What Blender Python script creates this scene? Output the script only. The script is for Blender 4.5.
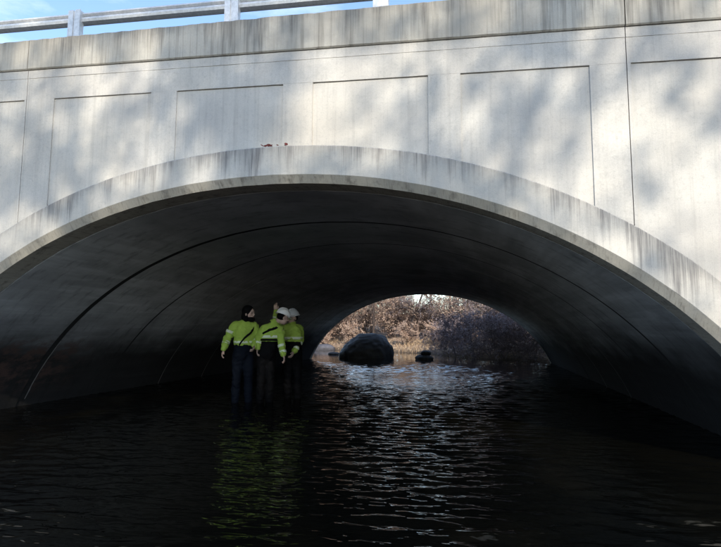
import bpy, bmesh, math, random
import numpy as np
from mathutils import Vector, Matrix, noise as mnoise

for o in list(bpy.data.objects): bpy.data.objects.remove(o)
SC = bpy.context.scene
COL = SC.collection
RNG = random.Random(7)

# ------------------------------------------------------------------ camera
YAW, PITCH, ROLL, CAM_H, F_PX = 0.2129, 0.1060, 0.0059, 1.35, 540.0
cam_d = bpy.data.cameras.new('camera'); cam = bpy.data.objects.new('camera', cam_d); COL.objects.link(cam)
fwd = Vector((-math.sin(YAW)*math.cos(PITCH), math.cos(YAW)*math.cos(PITCH), math.sin(PITCH)))
rt = Vector((math.cos(YAW), math.sin(YAW), 0)); up = rt.cross(fwd)
r2 = rt*math.cos(ROLL) + up*math.sin(ROLL); u2 = -rt*math.sin(ROLL) + up*math.cos(ROLL)
M = Matrix((r2, u2, -fwd)).transposed().to_4x4(); M.translation = (0, 0, CAM_H)
cam.matrix_world = M
cam_d.sensor_width = 36; cam_d.lens = 36*F_PX/721; cam_d.clip_start = .05; cam_d.clip_end = 3000
SC.camera = cam

# ------------------------------------------------------------------ sky, sun, exposure
SUN_AZ, SUN_EL = math.radians(24), math.radians(29)      # from behind the camera, a little to the right
W = bpy.data.worlds.new('World'); SC.world = W; W.use_nodes = True
wn, wl = W.node_tree.nodes, W.node_tree.links
bg = wn['Background']; bg.inputs['Strength'].default_value = .15
sky = wn.new('ShaderNodeTexSky'); sky.sky_type = 'NISHITA'; sky.sun_disc = False
sky.sun_elevation = SUN_EL; sky.sun_rotation = math.pi - SUN_AZ
sky.air_density = 1.0; sky.dust_density = .4; sky.ozone_density = 2.0
tc = wn.new('ShaderNodeTexCoord'); mp = wn.new('ShaderNodeMapping'); mp.inputs['Scale'].default_value = (1.6, 1.6, 4.5)
cn = wn.new('ShaderNodeTexNoise'); cn.inputs['Scale'].default_value = 1.7; cn.inputs['Detail'].default_value = 7; cn.inputs['Roughness'].default_value = .6
cr = wn.new('ShaderNodeValToRGB'); cr.color_ramp.elements[0].position = .47; cr.color_ramp.elements[1].position = .72
cm = wn.new('ShaderNodeMix'); cm.data_type = 'RGBA'
cmul = wn.new('ShaderNodeMath'); cmul.operation = 'MULTIPLY'; cmul.inputs[1].default_value = .5
wl.new(tc.outputs['Generated'], mp.inputs['Vector']); wl.new(mp.outputs['Vector'], cn.inputs['Vector'])
wl.new(cn.outputs['Fac'], cr.inputs['Fac']); wl.new(cr.outputs['Color'], cmul.inputs[0]); wl.new(cmul.outputs[0], cm.inputs['Factor'])
wl.new(sky.outputs['Color'], cm.inputs['A']); cm.inputs['B'].default_value = (5.6, 5.9, 6.3, 1)
wl.new(cm.outputs['Result'], bg.inputs['Color'])
sun_d = bpy.data.lights.new('sun', 'SUN'); sun = bpy.data.objects.new('sun', sun_d); COL.objects.link(sun)
sun_d.energy = 2.5; sun_d.angle = math.radians(.53); sun_d.color = (1, .90, .74)
ldir = Vector((-math.sin(SUN_AZ)*math.cos(SUN_EL), math.cos(SUN_AZ)*math.cos(SUN_EL), -math.sin(SUN_EL)))
sun.rotation_euler = ldir.to_track_quat('-Z', 'Y').to_euler(); sun.location = (10, -20, 30)
SC.view_settings.view_transform = 'Standard'; SC.view_settings.look = 'None'
SC.view_settings.exposure = 1.25; SC.view_settings.gamma = 1
SC.cycles.use_denoising = True
SC.cycles.max_bounces = 8; SC.cycles.diffuse_bounces = 4; SC.cycles.glossy_bounces = 4
SC.cycles.caustics_reflective = True; SC.cycles.blur_glossy = .6; SC.cycles.caustics_refractive = False
SC.cycles.sample_clamp_indirect = 6

# ------------------------------------------------------------------ helpers
def link(o, parent=None):
    COL.objects.link(o)
    if parent: o.parent = parent
    return o
def mesh_obj(name, verts, faces, mat, parent=None, smooth=False, uv=None):
    me = bpy.data.meshes.new(name); me.from_pydata([tuple(v) for v in verts], [], [tuple(f) for f in faces]); me.update()
    if smooth: me.polygons.foreach_set('use_smooth', [True]*len(me.polygons))
    if uv is not None:
        l = me.uv_layers.new(name='UVMap')
        idx = np.empty(len(me.loops), np.int32); me.loops.foreach_get('vertex_index', idx)
        l.data.foreach_set('uv', np.asarray(uv, np.float32)[idx].ravel())
    if mat: me.materials.append(mat)
    return link(bpy.data.objects.new(name, me), parent)
def tag(o, label=None, cat=None, group=None, kind=None):
    if label: o['label'] = label
    if cat: o['category'] = cat
    if group: o['group'] = group
    if kind: o['kind'] = kind
    return o
def empty(name, loc=(0, 0, 0), rz=0):
    o = bpy.data.objects.new(name, None); o.empty_display_size = .2; o.location = loc; o.rotation_euler = (0, 0, rz); return link(o)
class MB:
    """collects vertices and faces of one mesh"""
    def __init__(s): s.v = []; s.f = []; s.uv = []
    def box(s, x0, x1, y0, y1, z0, z1):
        b = len(s.v)
        s.v += [(x, y, z) for z in (z0, z1) for y in (y0, y1) for x in (x0, x1)]
        s.f += [tuple(b+i for i in q) for q in ((0, 2, 3, 1), (4, 5, 7, 6), (0, 1, 5, 4), (2, 6, 7, 3), (0, 4, 6, 2), (1, 3, 7, 5))]
    def grid(s, rows, close_u=False, uvs=None):
        b = len(s.v); n = len(rows[0])
        for r in rows: s.v += [tuple(p) for p in r]
        for i in range(len(rows)-1):
            for j in range(n if close_u else n-1):
                k = (j+1) % n
                s.f.append((b+i*n+j, b+i*n+k, b+(i+1)*n+k, b+(i+1)*n+j))
    def tube(s, pts, rad, n=5, cap=False):
        pts = [Vector(p) for p in pts]; b = len(s.v); ref = Vector((.31, .77, .55))
        for i, p in enumerate(pts):
            t = (pts[min(i+1, len(pts)-1)] - pts[max(i-1, 0)])
            t = t.normalized() if t.length > 1e-9 else Vector((0, 0, 1))
            a = t.cross(ref); a = a.normalized() if a.length > 1e-4 else t.orthogonal().normalized()
            c = t.cross(a); r = rad[i]
            for k in range(n):
                an = 2*math.pi*k/n; s.v.append(tuple(p + a*(r*math.cos(an)) + c*(r*math.sin(an))))
        for i in range(len(pts)-1):
            for k in range(n):
                s.f.append((b+i*n+k, b+i*n+(k+1) % n, b+(i+1)*n+(k+1) % n, b+(i+1)*n+k))
        if cap:
            s.f.append(tuple(b+k for k in reversed(range(n)))); e = b+(len(pts)-1)*n; s.f.append(tuple(e+k for k in range(n)))
    def build(s, name, mat, parent=None, smooth=False, uv=None): return mesh_obj(name, s.v, s.f, mat, parent, smooth, uv)

# ---- node helpers
class NT:
    def __init__(s, name):
        s.m = bpy.data.materials.new(name); s.m.use_nodes = True; s.n = s.m.node_tree.nodes; s.l = s.m.node_tree.links
        s.p = s.n['Principled BSDF']
    def new(s, t, **kw):
        n = s.n.new(t)
        for k, v in kw.items(): setattr(n, k, v)
        return n
    def set(s, sock, v):
        if hasattr(v, 'is_output') or isinstance(v, bpy.types.NodeSocket): s.l.new(v, sock)
        else: sock.default_value = v
    def pos(s, scale=(1, 1, 1), which='Position', off=(0, 0, 0)):
        if which == 'Position': src = s.new('ShaderNodeNewGeometry').outputs['Position']
        else: src = s.new('ShaderNodeTexCoord').outputs[which]
        m = s.new('ShaderNodeMapping'); s.l.new(src, m.inputs['Vector']); m.inputs['Scale'].default_value = scale; m.inputs['Location'].default_value = off
        return m.outputs['Vector']
    def noise(s, vec, scale, detail=4, rough=.55, dist=0):
        n = s.new('ShaderNodeTexNoise'); s.l.new(vec, n.inputs['Vector']); n.inputs['Scale'].default_value = scale
        n.inputs['Detail'].default_value = detail; n.inputs['Roughness'].default_value = rough; n.inputs['Distortion'].default_value = dist
        return n.outputs['Fac']
    def ramp(s, f, a, b, lo=0., hi=1.):
        n = s.new('ShaderNodeMapRange'); s.set(n.inputs['Value'], f); n.inputs['From Min'].default_value = a; n.inputs['From Max'].default_value = b
        n.inputs['To Min'].default_value = lo; n.inputs['To Max'].default_value = hi; n.interpolation_type = 'SMOOTHSTEP'
        return n.outputs['Result']
    def math(s, op, a, b=0.):
        n = s.new('ShaderNodeMath', operation=op); s.set(n.inputs[0], a); s.set(n.inputs[1], b); return n.outputs[0]
    def mix(s, f, a, b):
        n = s.new('ShaderNodeMix', data_type='RGBA'); s.set(n.inputs['Factor'], f)
        s.set(n.inputs['A'], a if not isinstance(a, tuple) else (*a, 1)); s.set(n.inputs['B'], b if not isinstance(b, tuple) else (*b, 1)); return n.outputs['Result']
    def bump(s, h, strength=.3, dist=.01):
        n = s.new('ShaderNodeBump'); s.set(n.inputs['Height'], h); n.inputs['Strength'].default_value = strength; n.inputs['Distance'].default_value = dist
        s.l.new(n.outputs['Normal'], s.p.inputs['Normal'])
    def sep(s, vec):
        n = s.new('ShaderNodeSeparateXYZ'); s.l.new(vec, n.inputs[0]); return n.outputs
    def out(s, col, rough=.8, spec=.3, metal=0.):
        s.set(s.p.inputs['Base Color'], col if not isinstance(col, tuple) else (*col, 1)); s.set(s.p.inputs['Roughness'], rough)
        s.p.inputs['Specular IOR Level'].default_value = spec; s.p.inputs['Metallic'].default_value = metal
        return s.m

def concrete(name, c0, c1, streak=.4,  drip=0., pores=.3, dark=(.13, .125, .115), drip_len=1.0, radial=False):
    t = NT(name)
    P = t.pos()
    blot = t.ramp(t.noise(P, 1.3, 5, .6), .35, .68)
    col = t.mix(blot, c0, c1)
    warm = t.ramp(t.noise(P, .6, 3), .45, .7, 0, .35)
    col = t.mix(warm, col, (c1[0]*.96, c1[1]*.9, c1[2]*.8))
    # long run-off streaks
    S = t.pos((9, 9, .28)); st = t.ramp(t.noise(S, 1.0, 5, .65), .50, .72)
    S2 = t.pos((55, 5, 6) if radial else (34, 34, .9)); st2 = t.ramp(t.noise(S2, 1.0, 4, .6), .48, .75)
    stm = t.math('MULTIPLY', t.math('ADD', t.math('MULTIPLY', st, .75), t.math('MULTIPLY', st2, .5)), streak)
    col = t.mix(stm, col, dark)
    if drip:
        uv = t.sep(t.pos((1, 1, 1), 'UV'))
        D = t.new('ShaderNodeCombineXYZ'); t.l.new(uv[0], D.inputs[0])
        reach = t.math('MULTIPLY', t.noise(D.outputs[0], 4.5, 6, .78), t.ramp(t.noise(D.outputs[0], .9, 2), .3, .65, .72, 1.12))                                # how far each streak runs down
        wob = t.noise(P, 16, 3)
        lim = t.math('MULTIPLY', t.ramp(reach, .40, .80, 0., 1.0), drip_len)
        lim = t.math('ADD', t.math('ADD', lim, .17 if drip > .87 else .06), t.math('MULTIPLY', t.math('SUBTRACT', wob, .5), .12))
        q = t.math('SUBTRACT', lim, uv[1])
        fine = t.ramp(t.noise(t.pos((60, 60, 2.5)), 1, 3, .6), .3, .7, .45, 1)
        dm = t.math('MULTIPLY', t.math('MULTIPLY', t.ramp(q, -.10, .25), fine), drip)
        col = t.mix(dm, col, (dark[0]*.75, dark[1]*.75, dark[2]*.78))
    vor = t.new('ShaderNodeTexVoronoi'); t.l.new(P, vor.inputs['Vector']); vor.inputs['Scale'].default_value = 26
    pore = t.math('MULTIPLY', t.ramp(vor.outputs['Distance'], .05, .13, 1, 0), t.ramp(t.noise(P, 3, 2), .5, .65))
    col = t.mix(t.math('MULTIPLY', pore, pores), col, (.16, .15, .14))
    g = t.noise(P, 90, 3, .7)
    col = t.mix(t.ramp(g, .3, .75, 0, .30), col, (.27, .26, .245)); g3 = t.ramp(t.noise(P, 24, 4, .7), .5, .72, 0, .28); col = t.mix(g3, col, (.26, .255, .245))
    t.bump(t.math('ADD', t.math('MULTIPLY', t.noise(P, 5, 6, .65), .8), t.math('ADD', t.math('MULTIPLY', g, .25), t.math('MULTIPLY', pore, -.5))), .45, .012)
    return t.out(col, .88, .25)

M_WALL = concrete('concrete_wall', (.44, .425, .40), (.55, .53, .49), .26, 0, .12)
M_PANEL = concrete('concrete_panel', (.43, .42, .40), (.53, .515, .48), .18, 0, .35)
M_COPE = concrete('concrete_parapet', (.33, .315, .28), (.48, .455, .40), .95, .85, .2, (.15, .14, .12), .75)
M_RING = concrete('concrete_ring', (.44, .425, .39), (.54, .52, .48), .34, .9, .2, (.15, .145, .14), .6)
M_LIP = concrete('concrete_lip', (.38, .36, .31), (.50, .47, .41), .9, 0, .5, (.12, .11, .095), 1.0, True)

def tunnel_mat(name, base):
    t = NT(name); P = t.pos()
    b = t.ramp(t.noise(P, .9, 5, .6), .3, .7)
    col = t.mix(b, tuple(c*.72 for c in base), tuple(c*1.15 for c in base))
    hz = t.ramp(t.noise(t.pos((.35, .35, 5)), 1.5, 4, .6), .42, .7, 0, .55)
    col = t.mix(hz, col, tuple(c*1.5 for c in base))
    st = t.ramp(t.noise(t.pos((3, 7, .5)), 1, 5, .65), .5, .72, 0, .6)
    col = t.mix(st, col, tuple(c*.4 for c in base))
    brd = t.ramp(t.noise(t.pos((.15, .15, 11)), 1.0, 2, .5), .44, .58, 0, .22)                  # form-board bands
    col = t.mix(brd, col, tuple(c*.62 for c in base))
    eff = t.ramp(t.noise(t.pos((2.2, 6, .7), 'Position', (3, 1, 0)), 1, 5, .7), .66, .76, 0, .45)       # lime runs
    col = t.mix(eff, col, (.5, .5, .48))
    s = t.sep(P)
    # high-water stain plus the low walls' shade painted in, with an uneven upper edge
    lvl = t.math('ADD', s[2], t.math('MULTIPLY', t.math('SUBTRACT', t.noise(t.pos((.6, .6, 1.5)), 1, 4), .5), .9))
    damp_shade = t.ramp(lvl, .75, 1.9, .96, 0)
    col = t.mix(damp_shade, col, (.014, .013, .012))
    # rusty brown stain on the left haunch near the mouth
    mk = t.math('MULTIPLY', t.ramp(s[0], -6.6, -5.8, 1, 0), t.ramp(s[1], 8.3, 9.6, 1, 0))
    mk = t.math('MULTIPLY', mk, t.ramp(t.math('ABSOLUTE', t.math('SUBTRACT', s[2], .75)), .15, .65, 1, 0))
    mk = t.math('MULTIPLY', mk, t.ramp(t.noise(t.pos((1, 1, 2.2)), 2.6, 6, .7), .42, .62))
    col = t.mix(mk, col, (.085, .055, .047))
    t.bump(t.math('ADD', t.noise(P, 8, 6, .65), t.math('MULTIPLY', brd, .6)), .4, .015)
    return t.out(col, .92, .12)
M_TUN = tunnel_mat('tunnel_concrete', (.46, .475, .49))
def plain(name, col, rough=.7, spec=.3, metal=0., var=.25, scale=12., bump=.2):
    t = NT(name); P = t.pos((1, 1, 1), 'Object'); n = t.noise(P, scale, 5, .6)
    c = t.mix(t.ramp(n, .3, .7), tuple(x*(1-var) for x in col), tuple(min(1, x*(1+var)) for x in col))
    if bump: t.bump(n, bump, .01)
    return t.out(c, rough, spec, metal)
M_SEAL_D = plain('joint_shadow_gap', (.02, .02, .02), .9)
M_SEAL_L = plain('joint_mortar', (.24, .235, .22), .9)
M_STEEL = plain('galvanised_steel', (.58, .59, .60), .45, .5, .35, .12, 25)
M_BOLT = plain('dark_bolt', (.10, .09, .09), .6, .4, .5)
M_ASPH = plain('asphalt', (.05, .05, .05), .9, .2, 0, .3, 40)
M_ROCK = plain('dark_wet_rock', (.020, .019, .018), .6, .35, 0, .5, 3, .8)
M_ROCKG = plain('pale_rock', (.085, .085, .10), .85, .3, 0, .3, 3, .8)

def ground_mat():
    t = NT('leaf_littered_ground'); P = t.pos()
    a = t.ramp(t.noise(P, .5, 5, .6), .35, .65); b = t.ramp(t.noise(P, 9, 5, .75), .35, .65)
    col = t.mix(a, (.30, .21, .15), (.38, .29, .21)); col = t.mix(b, col, (.12, .08, .06))
    vor = t.new('ShaderNodeTexVoronoi'); t.l.new(P, vor.inputs['Vector']); vor.inputs['Scale'].default_value = 7
    col = t.mix(t.ramp(t.sep(vor.outputs['Color'])[0], .72, .9, 0, .8), col, (.50, .39, .27))
    s = t.sep(P); wet = t.ramp(s[2], .02, .35, .8, 0); col = t.mix(wet, col, (.06, .047, .035))
    t.bump(t.noise(P, 12, 6, .7), .8, .05)
    return t.out(col, .95, .1)
M_GROUND = ground_mat()
def water_mat():
    t = NT('dark_stream_water'); P = t.pos((1, 1.9, 1))
    c = t.mix(t.ramp(t.noise(t.pos(), .5, 3), .4, .65), (.002, .002, .0014), (.0035, .0032, .0022))
    t.bump(t.math('MULTIPLY', t.noise(t.pos((1, 2.3, 1)), 6.5, 1, .5, .5), t.ramp(t.sep(t.pos())[1], 9, 24, 1, .1)), .42, .022)
    m = t.out(c, .03, .5); t.p.inputs['IOR'].default_value = 1.333
    return m
M_WATER = water_mat()

# ------------------------------------------------------------------ arch geometry
XC, AA, BB, ZS, NN = -2.389, 5.839, 4.729, -1.661, 2.066
Y_RING, Y_LIP, Y_WALL, Y_PANEL, Y_COPE, Y_BACK = 5.80, 5.885, 5.862, 5.878, 5.834, 6.19
Y_END = 25.42
def arch_pts(off=0., n=160, zmin=-.5):
    """points and outward normals of the soffit curve, from left foot to right foot"""
    t = np.linspace(math.pi-1e-4, 1e-4, 4000); c, s = np.cos(t), np.sin(t)
    x = AA*np.sign(c)*np.abs(c)**(2/NN); z = BB*np.abs(s)**(2/NN)
    dx, dz = np.gradient(x), np.gradient(z); L = np.hypot(dx, dz)+1e-12
    nx, nz = -dz/L, dx/L
    px, pz = x+XC+nx*off, z+ZS+nz*off
    k = pz > zmin; px, pz = px[k], pz[k]
    d = np.concatenate([[0], np.cumsum(np.hypot(np.diff(px), np.diff(pz)))])
    q = np.linspace(0, d[-1], n)
    return np.interp(q, d, px), np.interp(q, d, pz), q
_ox, _oz, _ = arch_pts(.22, 1200, -.5)
def z_under(x):
    """height of the wall's lower edge: behind the ring where the arch is, else below the ground"""
    if x <= _ox[0] or x >= _ox[-1]: return -.5
    return float(np.interp(x, _ox, _oz))
def z_top(x): return 5.09 - .027*min(max(x, -14), 10)
def z_ledge(x): return 4.615 - .035*min(max(x, -14), 10)
def z_pan(x): return 4.215 - .033*min(max(x, -14), 10)

bridge = empty('arch_bridge', (XC, Y_RING, 0))
tag(bridge, 'pale streaked concrete arch bridge spanning the dark stream', 'bridge')
BOFF = Vector((XC, Y_RING, 0))
def bpart(o):
    o.parent = bridge; o.matrix_parent_inverse = Matrix.Translation(-BOFF); return o
def jit(x, z, k=0, amp=.004):
    return amp*(mnoise.noise((x*3.1, z*3.1, k)) + .6*mnoise.noise((x*11, z*11, k+5)))

def slab(name, x0, x1, ftop, fbot, yf, yb, mat, step=.1, rowz=None, uvdrip=False, amp=.003, bev=.008, k=0):
    """upright slab with sloped top and free lower edge; slightly uneven face and worn edges"""
    n = max(2, int((x1-x0)/step)+1); xs = np.linspace(x0, x1, n)
    rows = [[] for _ in range(8)]; uv = [[] for _ in range(8)]
    zr = (0, .3, .7, 1)
    for x in xs:
        xx = float(x); T, B = ftop(xx), fbot(xx); h = max(T-B, .02)
        edge = bev*(1+.9*mnoise.noise((xx*7, k, 1.3)) + .8*max(0, mnoise.noise((xx*23, k, 4))))
        pr = [(yb, B), (yf+bev, B), (yf+jit(xx, B, k, amp), B+bev), (yf+jit(xx, B+h*.35, k, amp), B+h*.35),
              (yf+jit(xx, B+h*.7, k, amp), B+h*.7), (yf+jit(xx, T, k, amp), T-edge), (yf+edge, T+jit(xx, 9, k, amp*.5)), (yb, T)]
        for i, (y, z) in enumerate(pr): rows[i].append((xx, y, z)); uv[i].append((xx, (T-z)))
    m = MB(); m.grid(rows); U = [u for r in uv for u in r]
    b = len(m.v)
    m.f = [tuple(reversed(f)) for f in m.f]
    for j in (0, n-1):
        ids = [i*n+j for i in range(8)]; m.f.append(tuple(ids if j == 0 else reversed(ids)))
    m.f += [(7*n+j, 7*n+j+1, j+1, j) for j in range(n-1)]
    o = m.build(name, mat, None, False, U)
    me = o.data; bm = bmesh.new(); bm.from_mesh(me); bmesh.ops.recalc_face_normals(bm, faces=bm.faces); bm.to_mesh(me); bm.free()
    return bpart(o)

JL, JR, G = -5.87, 1.575, .0045
X_L, X_R = -13.5, 9.0
# recessed panels (x ranges) and the raised strips between them
PANELS = [(-12.0, -10.65), (-10.2, -8.85), (-8.4, -7.05), (-6.95+.35, -5.905), (-5.44, -4.0), (-3.64, -2.23), (-1.86, -.50), (-.14, 1.21), (1.615, 2.98), (3.4, 4.8), (5.2, 6.6), (7.0, 8.4)]
edges = [X_L]
for i, (a, b) in enumerate(PANELS):
    slab('wall_panel', a, b, z_pan, z_under, Y_PANEL, Y_BACK-.05, M_WALL, k=i)
strips = []; prev = X_L
for a, b in PANELS: strips.append((prev, a)); prev = b
strips.append((prev, X_R))
for i, (a, b) in enumerate(strips):
    segs = [(a, b)]
    if a < JL < b: segs = [(a, JL-G), (JL+G, b)]
    if a < JR < b: segs = [(a, JR-G), (JR+G, b)]
    for s0, s1 in segs:
        if s1-s0 > .015: slab('pilaster', s0, s1, z_pan, z_under, Y_WALL, Y_BACK-.05, M_WALL, k=20, bev=.001)
for i, (a, b) in enumerate(((X_L, JL-G), (JL+G, JR-G), (JR+G, X_R))):
    slab('frieze', a, b, lambda x: z_ledge(x)-.115, z_pan, Y_WALL, Y_BACK-.05, M_WALL, k=20, bev=.001)
    slab('cornice_band', a, b, z_ledge, lambda x: z_ledge(x)-.115, Y_WALL-.004, Y_BACK-.05, M_WALL, k=50+i, bev=.003)
    slab('parapet', a+.002, b-.002, z_top, lambda x: z_ledge(x)+.004, Y_COPE-.002*i, 6.30, M_COPE, k=60+i, amp=.005, bev=.014, step=.05)
    lo = z_under
    slab('wall_core', a-.0 if i == 0 else a-.02, b+.02 if i < 2 else b, lambda x: z_ledge(x)-.05, lambda x: z_under(x), Y_BACK-.05, Y_BACK+.1, M_SEAL_D, k=70+i, amp=0)

# arch ring with chamfered lip (one mesh each: the face and its soffit lip)
def arch_strip(name, prof, mat, smooth=True, n=220, zmin=-.5):
    """prof: list of (y, offset) swept along the arch"""
    rows = []; uv = []; v0 = 0; last = None
    for y, off in prof:
        x, z, q = arch_pts(off, n, zmin)
        if last is not None: v0 += math.hypot(y-last[0], off-last[1])
        last = (y, off)
        rows.append([(x[i], y + .003*mnoise.noise((x[i]*4, off*9, 2)), z[i] + .003*mnoise.noise((x[i]*5, off*7, 8))) for i in range(n)])
        uv += [(float(x[i]), v0) for i in range(n)]
    m = MB(); m.grid(rows); o = m.build(name, mat, None, smooth, uv); return bpart(o)
def sharp(o, ang=30):
    me = o.data; bm = bmesh.new(); bm.from_mesh(me)
    for e in bm.edges:
        if len(e.link_faces) == 2 and e.calc_face_angle(0) > math.radians(ang): e.smooth = False
    bm.to_mesh(me); bm.free(); return o
ring = sharp(arch_strip('arch_ring', [(Y_WALL+.04, .432), (Y_RING+.010, .436), (Y_RING, .426), (Y_RING, .34), (Y_RING, .22), (Y_RING, .092), (Y_RING+.004, .087)], M_RING))
lip = sharp(arch_strip('arch_lip', [(Y_RING+.004, .087), (Y_LIP-.012, .002), (Y_LIP+.006, 0), (Y_BACK, .0), (Y_BACK, .30)], M_LIP))
# precast tunnel units and the joints between them
JY = [6.20, 8.18, 10.35, 12.45, 14.65, 16.80, 18.95, 21.10, 23.25, 25.10]
GAP = [.014, .062, .022, .008, .008, .008, .008, .008, .008, .008]
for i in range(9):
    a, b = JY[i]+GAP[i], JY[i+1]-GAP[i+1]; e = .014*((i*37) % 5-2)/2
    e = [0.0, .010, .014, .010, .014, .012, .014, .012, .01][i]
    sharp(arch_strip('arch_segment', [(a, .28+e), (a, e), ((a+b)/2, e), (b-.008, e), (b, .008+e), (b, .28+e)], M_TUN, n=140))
for i in range(10):
    y = JY[i]; dep = .016 if i == 0 else .009
    arch_strip('joint_seal', [(y-GAP[i]*1.3, dep), (y+GAP[i]+.002, dep)], M_SEAL_L if i in (0, 3, 4) else M_SEAL_D, n=120)
lxs, lzs, _ = arch_pts(.004, 600, .12); k = (lxs < XC) & (lzs < 1.15); lxs, lzs = lxs[k][::4], lzs[k][::4]
m = MB(); m.grid([[(x+.004*mnoise.noise((z*9, 1, 2)), 8.245+dy*(1+.7*mnoise.noise((z*6, dy*40, 7))), z) for x, z in zip(lxs, lzs)] for dy in (0., .022)]); bpart(m.build('joint_seal', M_SEAL_L, None, True))
# far headwall
arch_strip('far_lip', [(25.11, .26), (25.11, 0.004), (Y_END-.05, .0), (Y_END, .05), (Y_END, .45), (Y_END-.2, .45)], M_LIP, n=140)
def slab_far(name, x0, x1, ft, fb, mat): return slab(name, x0, x1, ft, fb, 25.15, 25.38, mat, k=90)
slab_far('far_headwall', X_L, X_R, z_ledge, z_under, M_WALL)
slab('far_parapet', X_L, X_R, z_top, lambda x: z_ledge(x)+.004, 25.10, 25.47, M_COPE, k=95)
# earth and deck above the barrel
dk = MB(); xs = np.linspace(X_L, X_R, 60)
dk.grid([[(x, 6.29, z_ledge(x)-.25) for x in xs], [(x, 25.12, z_ledge(x)-.25) for x in xs]])
dk.grid([[(x, 6.29, z_ledge(x)-.75) for x in xs], [(x, 25.12, z_ledge(x)-.75) for x in xs]])
bpart(dk.build('deck_slab', M_WALL))

# road over the bridge
rd = MB(); xs = np.linspace(-70, 60, 80)
rd.grid([[(x, y, z_ledge(x)-.246+.05*(1-((y-15.7)/9.4)**2)) for x in xs] for y in np.linspace(6.32, 25.08, 9)])
tag(rd.build('road', M_ASPH), kind='structure')

# ------------------------------------------------------------------ ground and stream
WPOLY = np.array([(-11, -120), (-10.2, 0), (-9.9, 5.5), (-8.3, 6.3), (-8.3, 25.2), (-9, 26.4), (-14, 30), (-30, 32), (-120, 30), (-120, 46), (-30, 43), (-16, 39.2),
    (-10.5, 37.2), (-6.2, 35.2), (-3.6, 33.6), (-2.0, 31), (-.7, 28.9), (.9, 27.2), (2.6, 25.9), (3.5, 25.2), (3.5, 6.3), (5.2, 5.5), (5.6, 0), (6.5, -120)], float)
def sdist(X, Y):
    d = np.full(X.shape, 1e9); ins = np.zeros(X.shape, bool); n = len(WPOLY)
    for i in range(n):
        a, b = WPOLY[i], WPOLY[(i+1) % n]; e = b-a
        t = np.clip(((X-a[0])*e[0]+(Y-a[1])*e[1])/(e@e), 0, 1)
        d = np.minimum(d, np.hypot(X-a[0]-t*e[0], Y-a[1]-t*e[1]))
        c = ((a[1] > Y) != (b[1] > Y)) & (X < (b[0]-a[0])*(Y-a[1])/(b[1]-a[1]+1e-12)+a[0]); ins ^= c
    return np.where(ins, -d, d)
def ground_z(X, Y):
    X = np.asarray(X, float); Y = np.asarray(Y, float); s = sdist(X, Y)
    lump = .10*np.sin(X*1.3+.7*Y)*np.sin(Y*1.1-.4*X)+.05*np.sin(3.1*X+1)*np.sin(2.7*Y)
    far = np.where(s < 1.2, .33*s, .40+.11*(s-1.2)); far = np.where(s > 30, .40+.11*28.8+.02*(s-30), far)
    near = np.minimum(.38*s, 2.6+.012*s)
    z = np.where(Y > 25.4, far, near) + lump*np.clip(s, 0, 2)*.6
    inside = (Y > 5.95) & (Y < 25.3)
    z = np.where(inside & (s > 0), np.minimum(6*s, 3.9), z)
    wall = ((Y > 4.0) & (Y <= 5.95)); z = np.where(wall & (s > 0), np.minimum(z, 1.9), z)
    z = np.where((X < X_L-1) | (X > X_R+1), np.where((Y > 3) & (Y < 28), np.maximum(z, np.minimum(3.9, 3.9-np.clip(np.abs(Y-15.7)-10.2, 0, 9)*.6)), z), z)
    return np.where(s < 0, -.12-.10*np.clip(-s-.5, 0, 3), z)
def axis(a, b, fine, lo, hi, coarse):
    l = [a]; x = a
    while x < b:
        if lo <= x < hi: st = fine
        else: st = min(coarse, fine + .12*max(lo-x, x-hi, 0)+.02)
        x += st; l.append(min(x, b))
    return np.array(l)
gx = np.concatenate([-axis(14, 900, .5, 14, 16, 60)[::-1], np.arange(-13.6, 9.6, .4), axis(10, 900, .5, 10, 12, 60)])
gy = np.concatenate([-axis(0, 900, .7, 0, 8, 60)[::-1], np.array([.8, 1.6, 2.4, 3.2, 4., 4.8, 5.4, 5.93, 6.05, 7, 9, 12, 15, 18, 21, 23.5, 25.2, 25.28, 25.42]), axis(25.7, 900, .3, 25.7, 52, 60)])
GX, GY = np.meshgrid(gx, gy); GZ = ground_z(GX, GY)
# under the open arch the bed stays a bed
m = MB(); m.v = [tuple(p) for p in np.stack([GX, GY, GZ], -1).reshape(-1, 3)]; nx = len(gx)
m.f = [(j*nx+i, j*nx+i+1, (j+1)*nx+i+1, (j+1)*nx+i) for j in range(len(gy)-1) for i in range(nx-1)]
tag(m.build('ground', M_GROUND, None, True), kind='structure')

# stream surface with real ripples
wx = np.concatenate([[-121, -60, -30, -20, -15, -12.5, -11], np.arange(-10.4, 6.2, .06), [7, 9]])
wy = np.concatenate([[-121, -60, -30, -12, -6, -3, -1.5, -.5], np.arange(.2, 14, .03), np.arange(14, 40, .06), [41, 43, 47]])
WX, WY = np.meshgrid(wx, wy); WZ = np.zeros_like(WX); rs = np.random.RandomState(3)
for i in range(46):
    lam = .12*(3.2**rs.rand()); th = rs.normal(math.pi/2, .42); k = 2*math.pi/lam
    WZ += (.0125*lam**.9/2.6)*np.sin(k*(WX*math.cos(th)+WY*math.sin(th))+rs.rand()*7 + 1.6*np.sin(.9*WX+.5*WY+i))
fade = np.clip((WX+11)/1, 0, 1)*np.clip((6.5-WX)/1, 0, 1)*np.clip((WY)/1, 0, 1)*np.clip((41-WY)/4, 0, 1)
patch = .75+.45*np.sin(.9*WX+.6*np.sin(.5*WY))*np.sin(.55*WY+.4*WX)
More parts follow.
